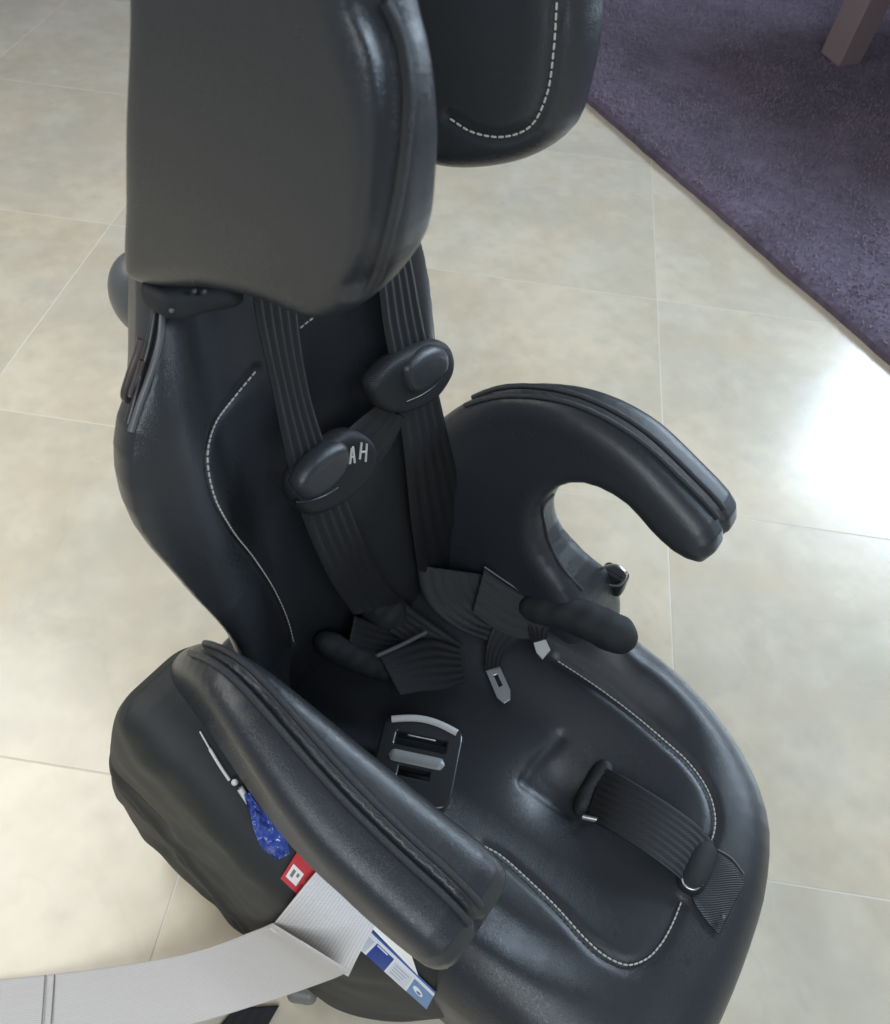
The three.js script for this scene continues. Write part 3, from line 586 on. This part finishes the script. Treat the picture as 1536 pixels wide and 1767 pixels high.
{
  const red = canvasTex(128, 128, (g, w, h) => { g.fillStyle = '#c8373f'; g.fillRect(0, 0, w, h); g.fillStyle = '#efe9e4'; g.fillRect(14, 58, 60, 52); g.fillStyle = '#777a72'; g.fillRect(26, 70, 14, 28); g.fillRect(50, 70, 12, 14); g.fillStyle = '#d4565c'; g.fillRect(84, 70, 30, 18); });
  const r = mesh('warning_label', patchGeo([[518, 1462], [556, 1502], [522, 1552], [484, 1516]], 6, 6, pHit(0.0022)), new THREE.MeshStandardMaterial({ map: red, roughness: 0.5, side: THREE.DoubleSide }));
  tag(r, 'red and white warning label on the cloth pocket next to the grey strap', 'label');
  const info = canvasTex(512, 160, (g, w, h) => {
    g.fillStyle = '#e6e8ec'; g.fillRect(0, 0, w, h); g.fillStyle = '#3c5fae'; g.fillRect(0, 0, w, 16); g.fillStyle = '#b34a4a'; g.fillRect(0, 16, 40, 8);
    g.fillStyle = '#c9ccd2'; g.fillRect(6, 46, 104, 108); g.fillStyle = '#2b4591'; g.fillRect(124, 40, 116, 120); g.fillStyle = '#dfe4ea'; g.fillRect(132, 46, 70, 10);
    g.fillStyle = '#d6d9e2'; g.fillRect(252, 44, 118, 110); g.fillStyle = '#9aa3b5'; for (let i = 0; i < 4; i++) g.fillRect(264, 62 + i * 22, 92 - i * 9, 6);
    g.fillStyle = '#5f88bb'; g.fillRect(382, 40, 130, 120); g.fillStyle = '#eef2f6'; g.beginPath(); g.ellipse(430, 98, 34, 20, 0.3, 0, 7); g.fill(); g.fillStyle = '#34558c'; g.beginPath(); g.ellipse(438, 104, 14, 9, 0, 0, 7); g.fill();
  });
  const lab = mesh('information_label', patchGeo([[628, 1592], [752, 1712], [736, 1742], [598, 1618]], 14, 5, pHit(0.0024)), new THREE.MeshStandardMaterial({ map: info, roughness: 0.4, side: THREE.DoubleSide }));
  tag(lab, 'long blue and white information label on the cloth pocket under the armrest tip', 'label');
  const sheet = mesh('paper_sheet', patchGeo([[640, 1575], [700, 1618], [722, 1684], [636, 1596]], 8, 5, pHit(0.006)), new THREE.MeshStandardMaterial({ color: 0xf2eee4, roughness: 0.7, side: THREE.DoubleSide }));
  tag(sheet, 'plain white paper edge sticking out above the information label', 'paper');
  const tagG = new THREE.Group(); tagG.name = 'blue_tag'; scene.add(tagG); tag(tagG, 'crumpled blue plastic tag with a white tip hanging on the cloth pocket', 'tag');
  const BLUE = new THREE.MeshPhysicalMaterial({ color: new THREE.Color().setRGB(0.045, 0.085, 0.36), roughness: 0.28, clearcoat: 0.4 });
  {
    const L = [[420, 1372], [432, 1405], [438, 1432], [452, 1462], [478, 1484]], R = [[434, 1366], [456, 1392], [476, 1420], [494, 1446], [500, 1474]], cl = curve(L.map(([x, y]) => V(x, y, 0))), cr = curve(R.map(([x, y]) => V(x, y, 0)));
    const g = patchGeo([[0, 0], [1, 0], [1, 1], [0, 1]], 14, 30, (x, y, s, t) => { const a = cl.getPoint(t), b = cr.getPoint(t), n = fbm(s * 3 + 7, t * 7 + 3, 4096, 3), q = 0.006 + 0.014 * Math.abs(n - 0.5) * 2 + 0.003 * Math.sin(s * Math.PI); return hit(mix(a.x, b.x, s), mix(a.y, b.y, s), pouchSDF, q); });
    BLUE.side = THREE.DoubleSide; mesh('tag_body', g, BLUE, tagG);
  }
  mesh('tag_tip', tubeGeo(hits([[414, 1360], [422, 1372], [430, 1384]], pouchSDF, 0.006), 0.0026, 12), PALEPLASTIC, tagG);
  mesh('tag_tip', new THREE.SphereGeometry(0.0026, 12, 10).translate(...hit(405, 1350, pouchSDF, 0.005).toArray()), PALEPLASTIC, tagG);
  const cord = hits([[345, 1262], [362, 1292], [380, 1322], [396, 1346]], pouchSDF, 0.003);
  mesh('tag_cord', mergeGeometries([tubeGeo(cord.slice(0, 3), 0.0007, 20), tubeGeo(cord.slice(1), 0.0013, 20)]), PALEPLASTIC, tagG);
  const fb = new THREE.Group(); fb.name = 'far_buckle'; 
  const c = onZ(1058, 1000, -0.225);
  mesh('buckle_body', new RoundedBoxGeometry(0.03, 0.034, 0.018, 3, 0.006), BLACKPLASTIC, fb).position.copy(c);
  const rp = [[1036, 985], [1064, 976], [1080, 990], [1066, 1010], [1046, 1006]].map(([x, y]) => onZ(x, y, -0.214));
  mesh('buckle_loop', new THREE.TubeGeometry(curve(rp, true), 40, 0.0016, 6, true), SILVER, fb);
  fb.name = 'belt_guide'; seat.add(fb);
}

renderer.render(scene, camera);
